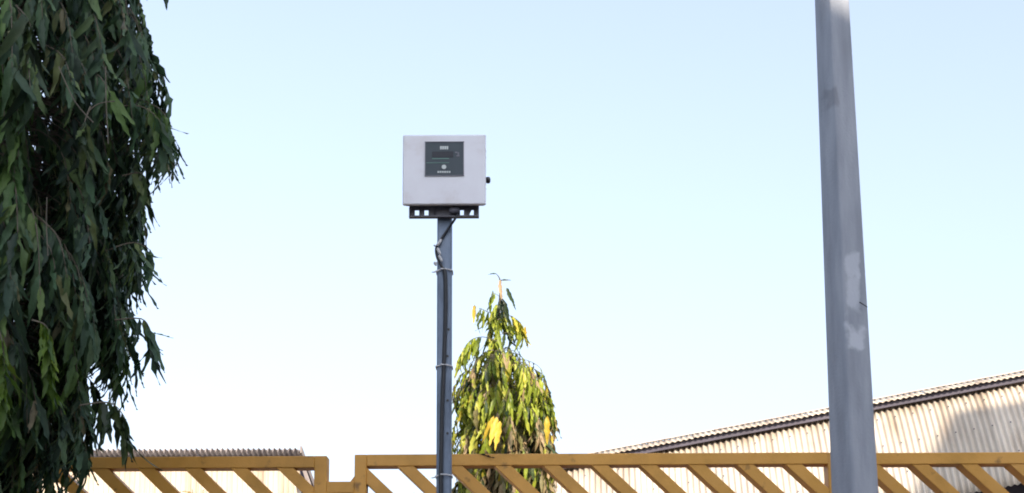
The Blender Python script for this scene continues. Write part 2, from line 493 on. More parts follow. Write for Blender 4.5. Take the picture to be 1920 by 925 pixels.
# ------------------------------------------------------------------ yellow fence
YF = 7.0
fence = thing('steel_fence', 'tall mustard yellow steel fence of square tubes with slanting bars and a stepped-down gap', 'fence', (0, YF, 0))
T = 0.0605                       # tube face
D = 0.105                        # tube depth
def X(px, py=880): return at(px, py, YF).x
def Z(px, py): return at(px, py, YF).z
ZR = (Z(600, 855) + Z(1560, 848)) / 2 - 0.003       # top of the rails
def rail(x0, x1, z1, name='rail', t=T, dy=0.0):
    bm = bmesh.new()
    box(bm, ((x0 + x1) / 2, YF + D / 2 + dy, z1 - t / 2), (x1 - x0, D, t), bevel=0.0035)
    return bm_obj(name, bm, M['paint_mustard'], fence)
def post(x0, x1, z0, z1, dy=0.0):
    bm = bmesh.new()
    box(bm, ((x0 + x1) / 2, YF + D / 2 + dy, (z0 + z1) / 2), (x1 - x0, D, z1 - z0), bevel=0.0035)
    return bm_obj('post', bm, M['paint_mustard'], fence)
def bars(starts, x_left, x_right, z_top, z_bot):
    """45 degree bars from upper left to lower right, clipped by the posts"""
    hw = T * math.sqrt(2) / 2 * 1.0
    for xs in starts:
        # centre line passes (xs + hw, z_top) with slope -0.98
        poly = []
        m = 0.965
        wx = 0.087
        def zl(x): return z_top - (x - xs) * m            # lower-left edge
        def zu(x): return z_top - (x - xs - wx) * m       # upper-right edge
        xa, xb = max(xs, x_left), x_right
        pts = []
        # clip the parallelogram to the rectangle
        P = [(xs, z_top), (xs + wx, z_top), (xs + wx + (z_top - z_bot) / m, z_bot), (xs + (z_top - z_bot) / m, z_bot)]
        def clip(P, f):
            out = []
            for i in range(len(P)):
                a, b = P[i], P[(i + 1) % len(P)]
                fa, fb = f(a), f(b)
                if fa >= 0: out.append(a)
                if fa * fb < 0:
                    t = fa / (fa - fb)
                    out.append((a[0] + (b[0] - a[0]) * t, a[1] + (b[1] - a[1]) * t))
            return out
        P = clip(P, lambda p: p[0] - x_left)
        if len(P) < 3: continue
        P = clip(P, lambda p: x_right - p[0])
        if len(P) < 3: continue
        n = len(P)
        y0, y1 = YF + 0.004, YF + D - 0.004
        vs = [(p[0], y0, p[1]) for p in P] + [(p[0], y1, p[1]) for p in P]
        fs = [tuple(range(n)), tuple(range(2 * n - 1, n - 1, -1))] + [(i, i + n, (i + 1) % n + n, (i + 1) % n) for i in range(n)]
        bm = bmesh.new()
        bv = [bm.verts.new(v) for v in vs]
        for f in fs: bm.faces.new([bv[i] for i in f])
        bmesh.ops.recalc_face_normals(bm, faces=bm.faces)
        bmesh.ops.bevel(bm, geom=[e for e in bm.edges], offset=0.0022, segments=1, affect='EDGES')
        bm_obj('slanting_bar', bm, M['paint_mustard'], fence)
ZB = 0.35
xl_post0, xl_post1 = X(589), X(612.5)
xm_post0, xm_post1 = X(664.5), X(687)
xi0, xi1 = X(1553), X(1577)
# left bay
z_in = ZR - T
rail(-5.2, xl_post0 + 0.0, ZR)
post(xl_post0, xl_post1, 0, ZR - 0.0)
post(-5.26, -5.2, 0, ZR)
sp = (518 - 257) / 3
st = [X(257 + sp * k, 882) for k in range(-30, 4)]
bars(st, -5.2, xl_post0, z_in + 0.0, ZB)
rail(-5.2, xl_post0, ZB)
# low link between the bays
zl = Z(640, 903)
rail(xl_post1, xm_post0, zl)
rail(xl_post1, xm_post0, ZB)
# middle bay and right bay
post(xm_post0, xm_post1, 0, ZR + 0.006)
rail(xm_post1, xi0, ZR + 0.006)
st = [X(744 + 91.1 * k, 880) for k in range(-30, 10)]
bars(st, xm_post1, xi0, z_in + 0.006, ZB)
rail(xm_post1, xi0, ZB)
post(xi0, xi1, 0, ZR + 0.005, dy=0.002)
rail(xi1, 5.6, ZR + 0.002)
st = [X(1802 + 92 * k, 877) for k in range(-30, 18)]
bars(st, xi1, 5.6, z_in + 0.002, ZB)
rail(xi1, 5.6, ZB)
post(5.6, 5.66, 0, ZR)
# welded corner plate where the low link meets the middle bay
bm = bmesh.new()
c0 = at(664.5, 895, YF)
cz = zl
pv = [(xm_post0, cz), (xm_post0 - 0.022, cz), (xm_post0, cz + 0.03)]
v = [bm.verts.new((p[0], YF + 0.01, p[1])) for p in pv] + [bm.verts.new((p[0], YF + D - 0.01, p[1])) for p in pv]
bm.faces.new(v[:3]); bm.faces.new(v[3:][::-1])
for i in range(3): bm.faces.new((v[i], v[(i + 1) % 3], v[(i + 1) % 3 + 3], v[i + 3]))
bm_obj('weld_gusset', bm, M['paint_mustard'], fence)

def fallen(px, py, ang, L, lab):
    p = at(px, py, YF + 0.02)
    me = bpy.data.meshes.new('dry_leaf')
    vs_, fs_ = SHAPES[1]
    me.from_pydata(vs_.tolist(), [], fs_)
    me.materials.append(M['leaf_brown'])
    o = bpy.data.objects.new('dry_leaf', me)
    link(o)
    o.matrix_world = Matrix.Translation((p.x, YF - 0.004, ZR + 0.008)) @ Matrix.Rotation(ang, 4, 'Y') @ Matrix.Rotation(-0.4, 4, 'X') @ Matrix.Rotation(R(-90), 4, 'Z') @ Matrix.Diagonal((L, L, L, 1))
    tag(o, lab, 'leaf')
FALLEN = [(899, 853, 0.45, 0.085, 'dark curled dry leaf caught on the top rail just right of the slim post'), (946, 852, -0.05, 0.08, 'flat brown dry leaf on the top rail in front of the young tree trunk')]
# ------------------------------------------------------------------ instrument post
YP = 6.6
pc = at(833.2, 700, YP)
PX = pc.x
post_t = thing('steel_post', 'slim grey galvanised steel post standing before the fence with a white box on top', 'post', (PX, YP, 0))
HW = 0.0365
z_box_bot = at(833, 384, YP - 0.10).z
z_box_top = at(833, 252.5, YP - 0.10).z
bm = bmesh.new()
box(bm, (PX, YP, (z_box_top - 0.05) / 2), (2 * HW, 0.062, z_box_top - 0.05), bevel=0.010, seg=3)
bm_obj('pole', bm, M['steel'], post_t)
bm = bmesh.new()
box(bm, (PX, YP, 0.006), (0.22, 0.22, 0.012), bevel=0.002)
bm_obj('base_plate', bm, M['steel'], post_t)
for py, px in ((618, 841), (668, 839), (751, 839.5), (813, 839)):
    p = at(px, py, YP - 0.031)
    bm = bmesh.new()
    tube(bm, [p + Vector((0, 0.002, 0)), p - Vector((0, 0.0045, 0))], 0.0062, 6)
    bm_obj('bolt', bm, M['black'], post_t)

# control box
YB = YP - 0.031 - 0.012            # back of the enclosure
bx0, bx1 = at(755, 318, YB - 0.075).x, at(911, 318, YB - 0.075).x
z0, z1 = at(833, 383.5, YB - 0.075).z, at(833, 252.5, YB - 0.075).z
bw, bh, bcx, bcz = bx1 - bx0, z1 - z0, (bx0 + bx1) / 2, (z0 + z1) / 2
YFR = YB - 0.075
cb = thing('control_box', 'white rectangular instrument enclosure with a dark display panel, mounted on the slim post', 'control box', (bcx, YB, z0))
bm = bmesh.new()
box(bm, (bcx, YB - 0.024, bcz + 0.004), (bw - 0.018, 0.044, bh - 0.024), bevel=0.006)
bm_obj('enclosure', bm, M['box_paint'], cb)
bm = bmesh.new()
box(bm, (bcx, YB - 0.0485, bcz), (bw - 0.008, 0.007, bh - 0.008), bevel=0.002)
bm_obj('gasket', bm, M['box_edge'], cb)
bm = bmesh.new()
box(bm, (bcx, (YB - 0.052 + YFR) / 2, bcz), (bw, YB - 0.052 - YFR, bh), bevel=0.0075, seg=4)
lid = bm_obj('lid', bm, M['box_paint'], cb)
def fx(px): return at(px, 300, YFR).x
def fz(py): return at(833, py, YFR).z
def plate(name, px0, py0, px1, py1, mat, parent, y_off, th=0.002, bev=0.0):
    bm = bmesh.new()
    x0, x1, za, zb = fx(px0), fx(px1), fz(py1), fz(py0)
    box(bm, ((x0 + x1) / 2, YFR - y_off - th / 2, (za + zb) / 2), (x1 - x0, th, zb - za), bevel=bev)
    return bm_obj(name, bm, mat, parent)
# child meshes use absolute coordinates: neutralise the lid's transform chain
def fix(o, root):
    o.matrix_parent_inverse = Matrix.Identity(4)
    return o
pan = plate('display_panel', 797.5, 267, 869, 330, M['panel'], cb, 0.0004, 0.003, 0.001)
bm = bmesh.new()
xa, xb, za, zb = fx(797.5), fx(869), fz(330), fz(267)
for (cx_, cz_, sx, sz) in (((xa + xb) / 2, zb, xb - xa + .006, .0035), ((xa + xb) / 2, za, xb - xa + .006, .0035), (xa, (za + zb) / 2, .0035, zb - za - .004), (xb, (za + zb) / 2, .0035, zb - za - .004)):
    box(bm, (cx_, YFR - 0.003, cz_), (sx, 0.006, sz))
bm_obj('panel_bezel', bm, M['grey_plastic'], cb)
def sub(name, a, b, c, d, mat, yo=0.0038, th=0.001):
    return fix(plate(name, a, b, c, d, mat, pan, yo, th), cb)
sub('screen', 810, 285, 850, 296, M['screen'])
# small illegible print on the panel film: short dashes as the photograph shows them
for i in range(4): sub('printed_mark', 825.2 + i * 4.0, 275.0, 828.4 + i * 4.0, 281, M['print_white'])
for i in range(6): sub('printed_mark', 820.5 + i * 4.2, 321.6, 823.6 + i * 4.2, 325.0, M['print_white'])
for (a, b, c, d) in ((853, 285.5, 857.5, 288), (858, 286.5, 861, 292.5), (856, 292, 862, 294.5)):
    sub('printed_mark', a, b, c, d, M['grey_plastic'])
sub('printed_line', 810, 297.4, 842, 299.2, M['print_green'])
sub('printed_line', 799.5, 305.6, 842, 306.8, M['print_green'])
bm = bmesh.new()
bc = at(832.5, 314, YFR)
tube(bm, [(bc.x, YFR - 0.003, bc.z), (bc.x, YFR - 0.006, bc.z)], 0.0112, 20)
fix(bm_obj('round_button', bm, M['print_white'], pan), cb)
# round lock on the right side, hinge pins
p = Vector((bcx + bw / 2 - 0.008, YB - 0.035, at(833, 338.5, YB - .035).z))
bm = bmesh.new()
tube(bm, [p, p + Vector((0.018, 0, 0)), p + Vector((0.026, 0, 0)), p + Vector((0.030, 0, 0))], [0.012, 0.017, 0.015, 0.007], 16)
bm_obj('lock_knob', bm, M['black'], cb, smooth=False)
for py in (284, 296, 355):
    p = Vector((bcx + bw / 2 - 0.009, YB - 0.045, at(833, py, YB - .045).z))
    bm = bmesh.new()
    tube(bm, [p, p + Vector((0.0105, 0, 0))], 0.0032, 8)
    bm_obj('screw', bm, M['box_edge'], cb)
# perforated bracket below the box
bxa, bxb = at(767, 395, YB - 0.02).x, at(898, 395, YB - 0.02).x
bza, bzb = at(833, 408, YB - 0.02).z, z0 + 0.03
def hx(px): return at(px, 395, YB - 0.02).x
def hz(py): return at(833, py, YB - 0.02).z
holes = [(777.5, 785.5), (795.5, 803), (812.5, 819), (862.5, 869.5), (880.5, 888)]
xs = [bxa] + [v for a, b in holes for v in (hx(a), hx(b))] + [bxb]
zs = [bza, hz(402), hz(392.5), bzb]
bm = bmesh.new()
for i in range(len(xs) - 1):
    for j in range(3):
        if j == 1 and i % 2 == 1:
            continue
        box(bm, ((xs[i] + xs[i + 1]) / 2, YB - 0.004, (zs[j] + zs[j + 1]) / 2), (xs[i + 1] - xs[i], 0.004, zs[j + 1] - zs[j]))
bmesh.ops.remove_doubles(bm, verts=bm.verts, dist=0.0002)
# folded lower lip of the channel
box(bm, ((bxa + bxb) / 2, YB - 0.018, bza + 0.002), (bxb - bxa, 0.03, 0.004))
for xx in (bxa + 0.003, bxb - 0.003):
    box(bm, (xx, YB - 0.018, (bza + hz(392)) / 2 + 0.004), (0.005, 0.028, hz(392) - bza))
bm_obj('bracket', bm, M['bracket'], cb)
bm = bmesh.new()
xx = hx(884.5)
v = [bm.verts.new(q) for q in ((hx(879), YB - 0.005, hz(391)), (hx(885), YB - 0.005, hz(391)), (hx(879), YB - 0.005, hz(403)), (hx(879), YB - 0.009, hz(391)), (hx(885), YB - 0.009, hz(391)), (hx(879), YB - 0.009, hz(403)))]
bm.faces.new(v[:3]); bm.faces.new(v[3:][::-1])
for i in range(3): bm.faces.new((v[i], v[(i + 1) % 3], v[(i + 1) % 3 + 3], v[i + 3]))
bm_obj('bracket_gusset', bm, M['bracket'], cb)
bm = bmesh.new()
for s in (-1, 1):
    box(bm, (PX + s * (HW + 0.010), YP - 0.028, hz(397)), (0.018, 0.012, 0.035), bevel=0.002)
box(bm, (PX, YP - 0.036, hz(395)), (2 * HW + 0.014, 0.006, 0.04), bevel=0.002)
bm_obj('pole_clamp', bm, M['bracket'], cb)
# cable gland under the box
bm = bmesh.new()
ga, gb = at(842, 396, YB - 0.03), at(862, 394, YB - 0.03)
tube(bm, smooth_path([ga, ga.lerp(gb, .2), ga.lerp(gb, .5), ga.lerp(gb, .8), gb], 2), [0.006, .012, .015, .0165, .017, .0165, .015, .012, .006], 12)
bm_obj('cable_connector', bm, M['grey_plastic'], cb, smooth=True)
bm = bmesh.new()
gp = at(852, 388, YB - 0.03)
tube(bm, [(gp.x, gp.y, z0 + 0.004), (gp.x, gp.y, gp.z - 0.012)], 0.011, 8)
bm_obj('cable_gland', bm, M['black'], cb)

# cable: from the gland across the post and down its face
ctop = Vector((gp.x, gp.y, gp.z - 0.012))
yc = YP - 0.031 - 0.011
cable = thing('power_cable', 'black cable looping from the white box and strapped down the slim post with white ties', 'cable', (PX, yc, 0))
cpts = [at(857, 402, YB - 0.03), at(853, 411, YB - 0.035), at(844, 424, yc - 0.01), at(833, 440, yc), at(822, 456, yc - 0.004), at(817.5, 468, yc), at(820, 484, yc), at(828, 499, yc), at(834, 512, yc), at(835.5, 560, yc), at(834.5, 620, yc), at(832, 690, yc), at(829, 760, yc), at(827.5, 830, yc), at(826.5, 895, yc), at(827, 960, yc), at(828, 1100, yc), at(828, 1300, yc)]
last = cpts[-1]
cpts.append(Vector((last.x, yc, 0.02)))
bm = bmesh.new()
sp_ = smooth_path(cpts, 6)
tube(bm, sp_, [0.0062 if p.z > at(833, 505, yc).z else 0.0105 for p in sp_], 8)
bm_obj('cable_run', bm, M['cable'], cable, smooth=True)
def band(px, py, tilt, name='cable_tie', tail=True):
    c = at(px, py, YP)
    bm = bmesh.new()
    pts = []
    a, b = HW + 0.003, 0.034
    loop = [(-a, b), (-a, -b), (-a * 0.45, -b - 0.003), (-0.006 + (at(829, py, yc).x - PX), -b - 0.021), (0.018 + (at(829, py, yc).x - PX), -b - 0.012), (a * 0.9, -b - 0.002), (a, -b * .8), (a, b)]
    for (x, y) in loop + [loop[0]]:
        pts.append(Vector((PX + x, YP + y, c.z + 0.006 * math.cos(x / a * 1.4) + tilt * x)))
    tube(bm, pts, 0.0036, 6, caps=False)
    if tail:
        q = Vector((PX - a, YP - b - 0.004, c.z - 0.003 - tilt * a))
        tube(bm, [q + Vector((0.006, 0, 0.002)), q + Vector((-0.012, -0.006, -0.006)), q + Vector((-0.022, -0.01, -0.007))], [0.004, 0.0032, 0.0015], 6)
    bm_obj(name, bm, M['tie'], cable)
band(833, 512, 0.02)
band(833, 690.5, 0.0, tail=False)
band(833, 895, 0.03)
# loops of white wire tied round the cable, thicker than the ties
for (pa, pb, r_) in (((827.5, 449), (819.5, 461), 0.0075), ((820, 465), (825.5, 478), 0.0072), ((823, 479), (829, 491), 0.0072)):
    a_, b_ = at(*pa, yc - 0.012), at(*pb, yc - 0.012)
    bm = bmesh.new()
    tube(bm, [a_, a_.lerp(b_, .15), a_.lerp(b_, .5), a_.lerp(b_, .85), b_], [r_ * .5, r_ * .95, r_, r_ * .9, r_ * .4], 8)
    bm_obj('wire_loop', bm, M['tie'], cable, smooth=True)
kn = at(816, 494, yc)
bm = bmesh.new()
tube(bm, [kn + Vector((-0.006, 0, 0.006)), kn + Vector((0.0, 0, 0.002)), kn + Vector((0.004, 0, -0.012))], [0.004, 0.0095, 0.004], 8)
tube(bm, [at(816, 462, yc - .008), at(813.5, 459.5, yc - .008)], 0.004, 6)
bm_obj('wire_knot', bm, M['tie'], cable, smooth=True)

# ------------------------------------------------------------------ tall mast on the right
YM = 6.3
pb_, pt_ = at(1603, 925, YM), at(1559.5, 0, YM)
axis = (pt_ - pb_).normalized()
base = pb_ - axis * (pb_.z / axis.z)
topp = pt_ + axis * 2.6
mast = thing('concrete_mast', 'thick tapering grey concrete mast with pale patches standing right of the white box', 'pole', base)
theta = R(27)
wb = 86 / F * YM / (math.cos(theta) + math.sin(theta)) * 1.01
wt = 64 / F * (YM * 1.06) / (math.cos(theta) + math.sin(theta)) * 0.99
def wat(z):
    t = (z - pb_.z) / (pt_.z - pb_.z)
    return wb + (wt - wb) * t
vs, fs = [], []
rows = 14
ring = None
for j in range(rows + 1):
    z = topp.z * j / rows
    c = base + axis * (z / axis.z)
    h = wat(z) / 2
    r_ = h * 0.20
    pts = []
    for q in range(4):
        for k in range(5):
            a = q * math.pi / 2 + k / 4 * math.pi / 2
            ccx = (h - r_) * (1 if q in (0, 3) else -1)
            ccy = (h - r_) * (1 if q in (0, 1) else -1)
            pts.append((ccx + r_ * math.cos(a), ccy + r_ * math.sin(a)))
    for (x, y) in pts:
        # one face turned a little away from the viewer's right
        xr_, yr_ = x * math.cos(theta) - y * math.sin(theta), x * math.sin(theta) + y * math.cos(theta)
        vs.append(c + Vector((xr_, yr_, 0)))
n_ = 20
for j in range(rows):
    for k in range(n_):
        fs.append((j * n_ + k, j * n_ + (k + 1) % n_, (j + 1) * n_ + (k + 1) % n_, (j + 1) * n_ + k))
fs.append(tuple(range(rows * n_, rows * n_ + n_)))
def pl(px, py): 
    p = at(px, py, YM - 0.08)
    return tuple(p)
mm = mast_mat([(pl(1599, 497), (0.034, 0.3, 0.055), 0.75, (0.52, 0.55, 0.62)),
               (pl(1601, 545), (0.034, 0.3, 0.085), 0.75, (0.52, 0.55, 0.62)),
               (pl(1606, 634), (0.040, 0.3, 0.050), 0.85, (0.55, 0.58, 0.65)),
               (pl(1561, 180), (0.025, 0.3, 0.05), 0.35, (0.10, 0.10, 0.11))], None)
shaft = mesh_obj('shaft', vs, fs, mm, mast, smooth=True)
p = at(1615, 569, YM - 0.088)
bm = bmesh.new()
q0, q1 = at(1612, 567, YM - 0.093), at(1626, 576, YM - 0.055)
tube(bm, [q0, q1], [0.003, 0.0025], 5)
bm_obj('wire_stub', bm, M['black'], mast)

# ------------------------------------------------------------------ foliage tools
def leaf_shape(seed, width=0.19, curl=0.25, segs=9):
    """unit-length drooping leaf with a folded midrib and wavy margins, along +Y"""
    rnd = random.Random(seed)
    ph = rnd.uniform(0, 6)
    fr = rnd.uniform(14, 20)
    side = rnd.uniform(-0.24, 0.24)
    vs, fs = [], []
    for i in range(segs + 1):
        t = i / segs
        wd = width * 0.5 * (math.sin(math.pi * min(1, t ** 0.75)) ** 0.7 if 0 < t < 1 else 0.02)
        if t > 0.5: wd *= (1 - (t - 0.5) * 0.55)
        y = t
        z = -curl * t * t
        x = side * t * t
        wd *= 1 + 0.24 * math.sin(fr * 1.3 * t + ph)
        wav = 0.034 * math.sin(fr * t + ph)
        wav2 = 0.034 * math.sin(fr * t + ph + 2.0)
        vs += [(x - wd, y, z + wd * 0.45 + wav), (x, y, z), (x + wd, y, z + wd * 0.45 + wav2)]
    for i in range(segs):
        a = i * 3
        fs += [(a, a + 1, a + 4, a + 3), (a + 1, a + 2, a + 5, a + 4)]
    return np.array(vs), fs
SHAPES = [leaf_shape(s, width=random.uniform(0.16, 0.22), curl=(-0.25, -0.1, 0.1, 0.25, 0.4, 0.55, 0.75, 0.3)[s]) for s in range(8)]
def leaf_meshes(mat, nm):
    out = []
    for vs, fs in SHAPES:
        me = bpy.data.meshes.new(nm)
        me.from_pydata(vs.tolist(), [], fs)
        me.materials.append(mat)
        me.polygons.foreach_set('use_smooth', [True] * len(me.polygons))
        out.append(me)
    return out
def leaf_matrix(p, d, up, L):
    d = d.normalized()
    x = d.cross(up)
    if x.length < 1e-3: x = Vector((1, 0, 0))
    x.normalize()
    z = x.cross(d)
    m = Matrix((x * L, d * L, z * L)).transposed().to_4x4()
    m.translation = p
    return m
def merged(name, mats, mat, parent):
    """many leaves as one mesh"""
    V, Fc, base_ = [], [], 0
    for (m, s) in mats:
        vs, fs = SHAPES[s]
        a = np.array(m)
        V.append(vs @ a[:3, :3].T + a[:3, 3])
        f = np.array(fs) + base_
        Fc.append(f)
        base_ += len(vs)
    V = np.concatenate(V); Fc = np.concatenate(Fc)
    me = bpy.data.meshes.new(name)
    me.vertices.add(len(V)); me.vertices.foreach_set('co', V.ravel())
    me.loops.add(len(Fc) * 4); me.loops.foreach_set('vertex_index', Fc.ravel().astype(np.int32))
    me.polygons.add(len(Fc))
    me.polygons.foreach_set('loop_start', np.arange(0, len(Fc) * 4, 4, dtype=np.int32))
    me.polygons.foreach_set('loop_total', np.full(len(Fc), 4, dtype=np.int32))
    me.polygons.foreach_set('use_smooth', np.ones(len(Fc), dtype=bool))
    me.update(calc_edges=True)
    me.materials.append(mat)
    o = bpy.data.objects.new(name, me)
    link(o, parent)
    o.matrix_parent_inverse = Matrix.Translation(-Vector(parent.location))
    o['kind'] = 'stuff'
    return o
def place_leaves(root, leaves, n_parts, nm='leaf'):
    """leaves: (matrix, shape, material key); the ones that show largest become parts, the rest one stuff part per material"""
    def score(l):
        p = l[0].translation
        if p.y < 0.5: return 1e9
        q = proj(p)
        inside = -30 < q[0] < 1950 and -60 < q[1] < 940
        return (p - CAMM.translation).length - l[0].to_scale().y * 2 + (0 if inside else 100)
    leaves = sorted(leaves, key=score)
    cache = {}
    for (m, s, k) in leaves[:n_parts]:
        if k not in cache: cache[k] = leaf_meshes(M[k], nm)
        o = bpy.data.objects.new(nm, cache[k][s])
        link(o, root)
        o.matrix_parent_inverse = Matrix.Translation(-Vector(root.location))
        o.matrix_basis = m
    rest = {}
    for (m, s, k) in leaves[n_parts:]:
        rest.setdefault(k, []).append((m, s))
    for k, v in rest.items():
        merged('foliage', v, M[k], root)

def hang(branch, n, L, key, out, spread=0.5, out_dir=None, rnd=random, start=0.25):
    """leaves hanging alternately along a twig"""
    for i in range(n):
        t = start + (1 - start) * (i + rnd.random()) / n
        f = t * (len(branch) - 1)
        j = min(int(f), len(branch) - 2)
        p = branch[j].lerp(branch[j + 1], f - j)
        tang = (branch[j + 1] - branch[j]).normalized()
        side = tang.cross(Vector((0, 0, 1)))
        if side.length < 0.05: side = Vector((rnd.uniform(-1, 1), rnd.uniform(-1, 1), 0))
        side.normalize()
        sgn = 1 if i % 2 else -1
        d = Vector((0, 0, -1)) + side * sgn * rnd.uniform(0.05, spread) + tang * rnd.uniform(0, 0.5)
        if out_dir is not None: d += out_dir * rnd.uniform(-0.05, 0.3)
        upv = Vector((rnd.uniform(-1, 1), rnd.uniform(-1, 1), 0.2))
        if out_dir is not None: upv = upv * 0.75 + out_dir
        out.append((leaf_matrix(p, d, upv, L * rnd.uniform(0.7, 1.15)), rnd.randrange(len(SHAPES)), key(p) if callable(key) else key))

M['leaf_brown'] = leaf_mat('leaf_brown', [(0, (0.05, 0.035, 0.03)), (1, (0.09, 0.06, 0.05))], trans=0.1)
for f_ in FALLEN: fallen(*f_)
# ------------------------------------------------------------------ left tree
YT = 5.75
TX = -2.42
prof = [(-500, .80), (0, .86), (60, .92), (120, .98), (200, .99), (270, 1.06), (320, .96), (350, .86), (430, .87), (500, .93), (540, .87), (590, .88), (640, .92), (690, .84), (720, .74), (800, .73), (850, .70), (880, .58), (920, .46), (1200, .5), (1500, .4)]
prof_z = sorted((at(250, py, YT).z, r) for py, r in prof)
def crownR(z):
    if z <= prof_z[0][0]: return prof_z[0][1]
    for (za, ra), (zb, rb) in zip(prof_z, prof_z[1:]):
        if za <= z <= zb: return ra + (rb - ra) * (z - za) / (zb - za)
    return prof_z[-1][1] * max(0.15, 1 - (z - prof_z[-1][0]) / 3.0)
tree = thing('weeping_mast_tree', 'dark green mast tree with long drooping wavy leaves filling the left of the picture', 'tree', (TX, YT, 0))
bm = bmesh.new()
tube(bm, [(TX + 0.03 * math.sin(z * 1.3), YT + 0.02 * math.cos(z), z) for z in [0, 0.3, 1, 2, 3, 4, 5, 6, 7]], [0.17, 0.13, 0.11, 0.10, 0.085, 0.07, 0.055, 0.035, 0.015], 10)
bm_obj('trunk', bm, M['bark'], tree, smooth=True)
rt = random.Random(3)
leaves = []
bt = bmesh.new()
young = [at(92, 655, YT - 0.6), at(5, 640, YT - 0.55), at(70, 75, YT - 0.7), at(245, 830, YT - .3)]
def kkey(p):
    q = proj(p)
    if 62 < q[0] < 122 and 625 < q[1] < 760 and rt.random() < 0.8 and p.y < YT - .3: return 'leaf_young'
    if q[0] < 22 and 620 < q[1] < 840 and rt.random() < 0.7 and p.y < YT - .3: return 'leaf_young'
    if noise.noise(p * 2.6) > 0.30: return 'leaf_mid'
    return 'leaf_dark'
nb = 2300
for i in range(nb):
    z_t = 1.6 + (i / nb) * 5.6                     # height of the tip
    ang = rt.uniform(0, 2 * math.pi)
    od = Vector((math.cos(ang), math.sin(ang), 0))
    rr = crownR(z_t) - 0.10
    rr *= rt.choice((1.0, 1.0, 0.98, 0.94, 0.88, 0.78, 0.6)) * rt.uniform(0.96, 1.02)
    # uneven outline: clumps
    rr *= 1.0 + 0.12 * noise.noise(Vector((od.x * 1.9, od.y * 1.9, z_t * 2.3)))
    drop = rt.uniform(0.12, 0.40)
    zs_ = z_t + drop
    p0 = Vector((TX, YT, zs_ + rt.uniform(-0.25, 0.15)))
    p1 = Vector((TX, YT, zs_ + 0.12)) + od * rr * 0.5
    p2 = Vector((TX, YT, zs_ - 0.02)) + od * rr * 0.88
    p3 = Vector((TX, YT, z_t)) + od * rr
    br = smooth_path([p0, p1, p2, p3], 4)
    tube(bt, br, [0.006 - 0.0045 * k / (len(br) - 1) for k in range(len(br))], 4, caps=False)
    hang(br, rt.choice((7, 10, 13)), 0.195, kkey, leaves, spread=rt.choice((0.25, 0.4, 0.8)), out_dir=od, rnd=rt, start=0.55)
# extra young clusters and sprigs that show against the sky
def sprig(pxs, Y, n, L, key, spread=0.4, od=None, start=0.2, bmt=None, rad=0.004):
    pts = [at(px, py, Y) for px, py in pxs]
    br = smooth_path(pts, 4)
    tube(bmt if bmt is not None else bt, br, [rad - rad * 0.6 * k / (len(br) - 1) for k in range(len(br))], 4, caps=False)
    hang(br, n, L, key, leaves, spread=spread, out_dir=od, rnd=rt, start=start)
sprig([(205, 190), (255, 185), (300, 205), (318, 235)], YT - 0.15, 12, 0.19, 'leaf_mid', od=Vector((.3, -.6, 0)))
sprig([(215, 200), (265, 200), (298, 225), (300, 250)], YT - 0.25, 14, 0.19, 'leaf_dark', od=Vector((.1, -.7, 0)))
sprig([(230, 330), (265, 325), (278, 355)], YT - 0.2, 9, 0.18, 'leaf_deep_green', od=Vector((.1, -.7, 0)))
sprig([(190, -60), (250, -75), (300, -55), (312, -40)], YT - 0.1, 8, 0.15, 'leaf_dark')
sprig([(215, 600), (265, 598), (282, 620), (286, 640)], YT - 0.2, 12, 0.17, 'leaf_dark', od=Vector((.1, -.6, 0)))
sprig([(200, 470), (250, 455), (283, 470)], YT - 0.2, 9, 0.17, 'leaf_dark', spread=0.9)
sprig([(150, 760), (205, 755), (232, 780), (236, 800)], YT - 0.35, 14, 0.18, 'leaf_deep_green', od=Vector((0, -.6, 0)))
sprig([(60, 600), (85, 610), (95, 640), (96, 690)], YT - 0.95, 22, 0.15, 'leaf_young', od=Vector((0, -.4, 0)), spread=0.35)
sprig([(-10, 600), (4, 640), (8, 700), (8, 740)], YT - 0.9, 14, 0.18, 'leaf_young', od=Vector((0, -.4, 0)), spread=0.3)
sprig([(170, 200), (160, 225), (157, 245)], YT - 1.0, 9, 0.17, 'leaf_deep_green', od=Vector((0, -.4, 0)), spread=0.8, start=0.5)
sprig([(30, 10), (48, 30), (58, 50)], YT - 1.0, 10, 0.2, 'leaf_deep_green', od=Vector((0, -.4, 0)), spread=0.9, start=0.4)
# single stray leaves
for (px, py, dx, dz, L) in ((250, 62, 1, -0.05, 0.07), (280, 114, 1, -0.45, 0.055), (262, 500, 1, -0.75, 0.13), (285, 625, 1, -0.22, 0.085), (262, 478, 0.7, -0.9, 0.13)):
    leaves.append((leaf_matrix(at(px, py, YT - 0.3), Vector((dx, -0.1, dz)), Vector((0, -0.4, 1)), L), 2, 'leaf_dark'))
o = bm_obj('twigs', bt, M['twig'], tree)
o['kind'] = 'stuff'
place_leaves(tree, leaves, 300)
# a few bare hanging stems near the front of the crown
for pts in ([(198, 125), (199, 190), (203, 270)], [(88, 370), (87, 420), (90, 480)], [(110, 125), (140, 190), (175, 230)], [(165, 210), (185, 195), (215, 190)]):
    bm = bmesh.new()
    tube(bm, smooth_path([at(px, py, YT - 1.02) for px, py in pts], 4), 0.0022, 5)
    bm_obj('bare_stem', bm, M['twig'], tree)

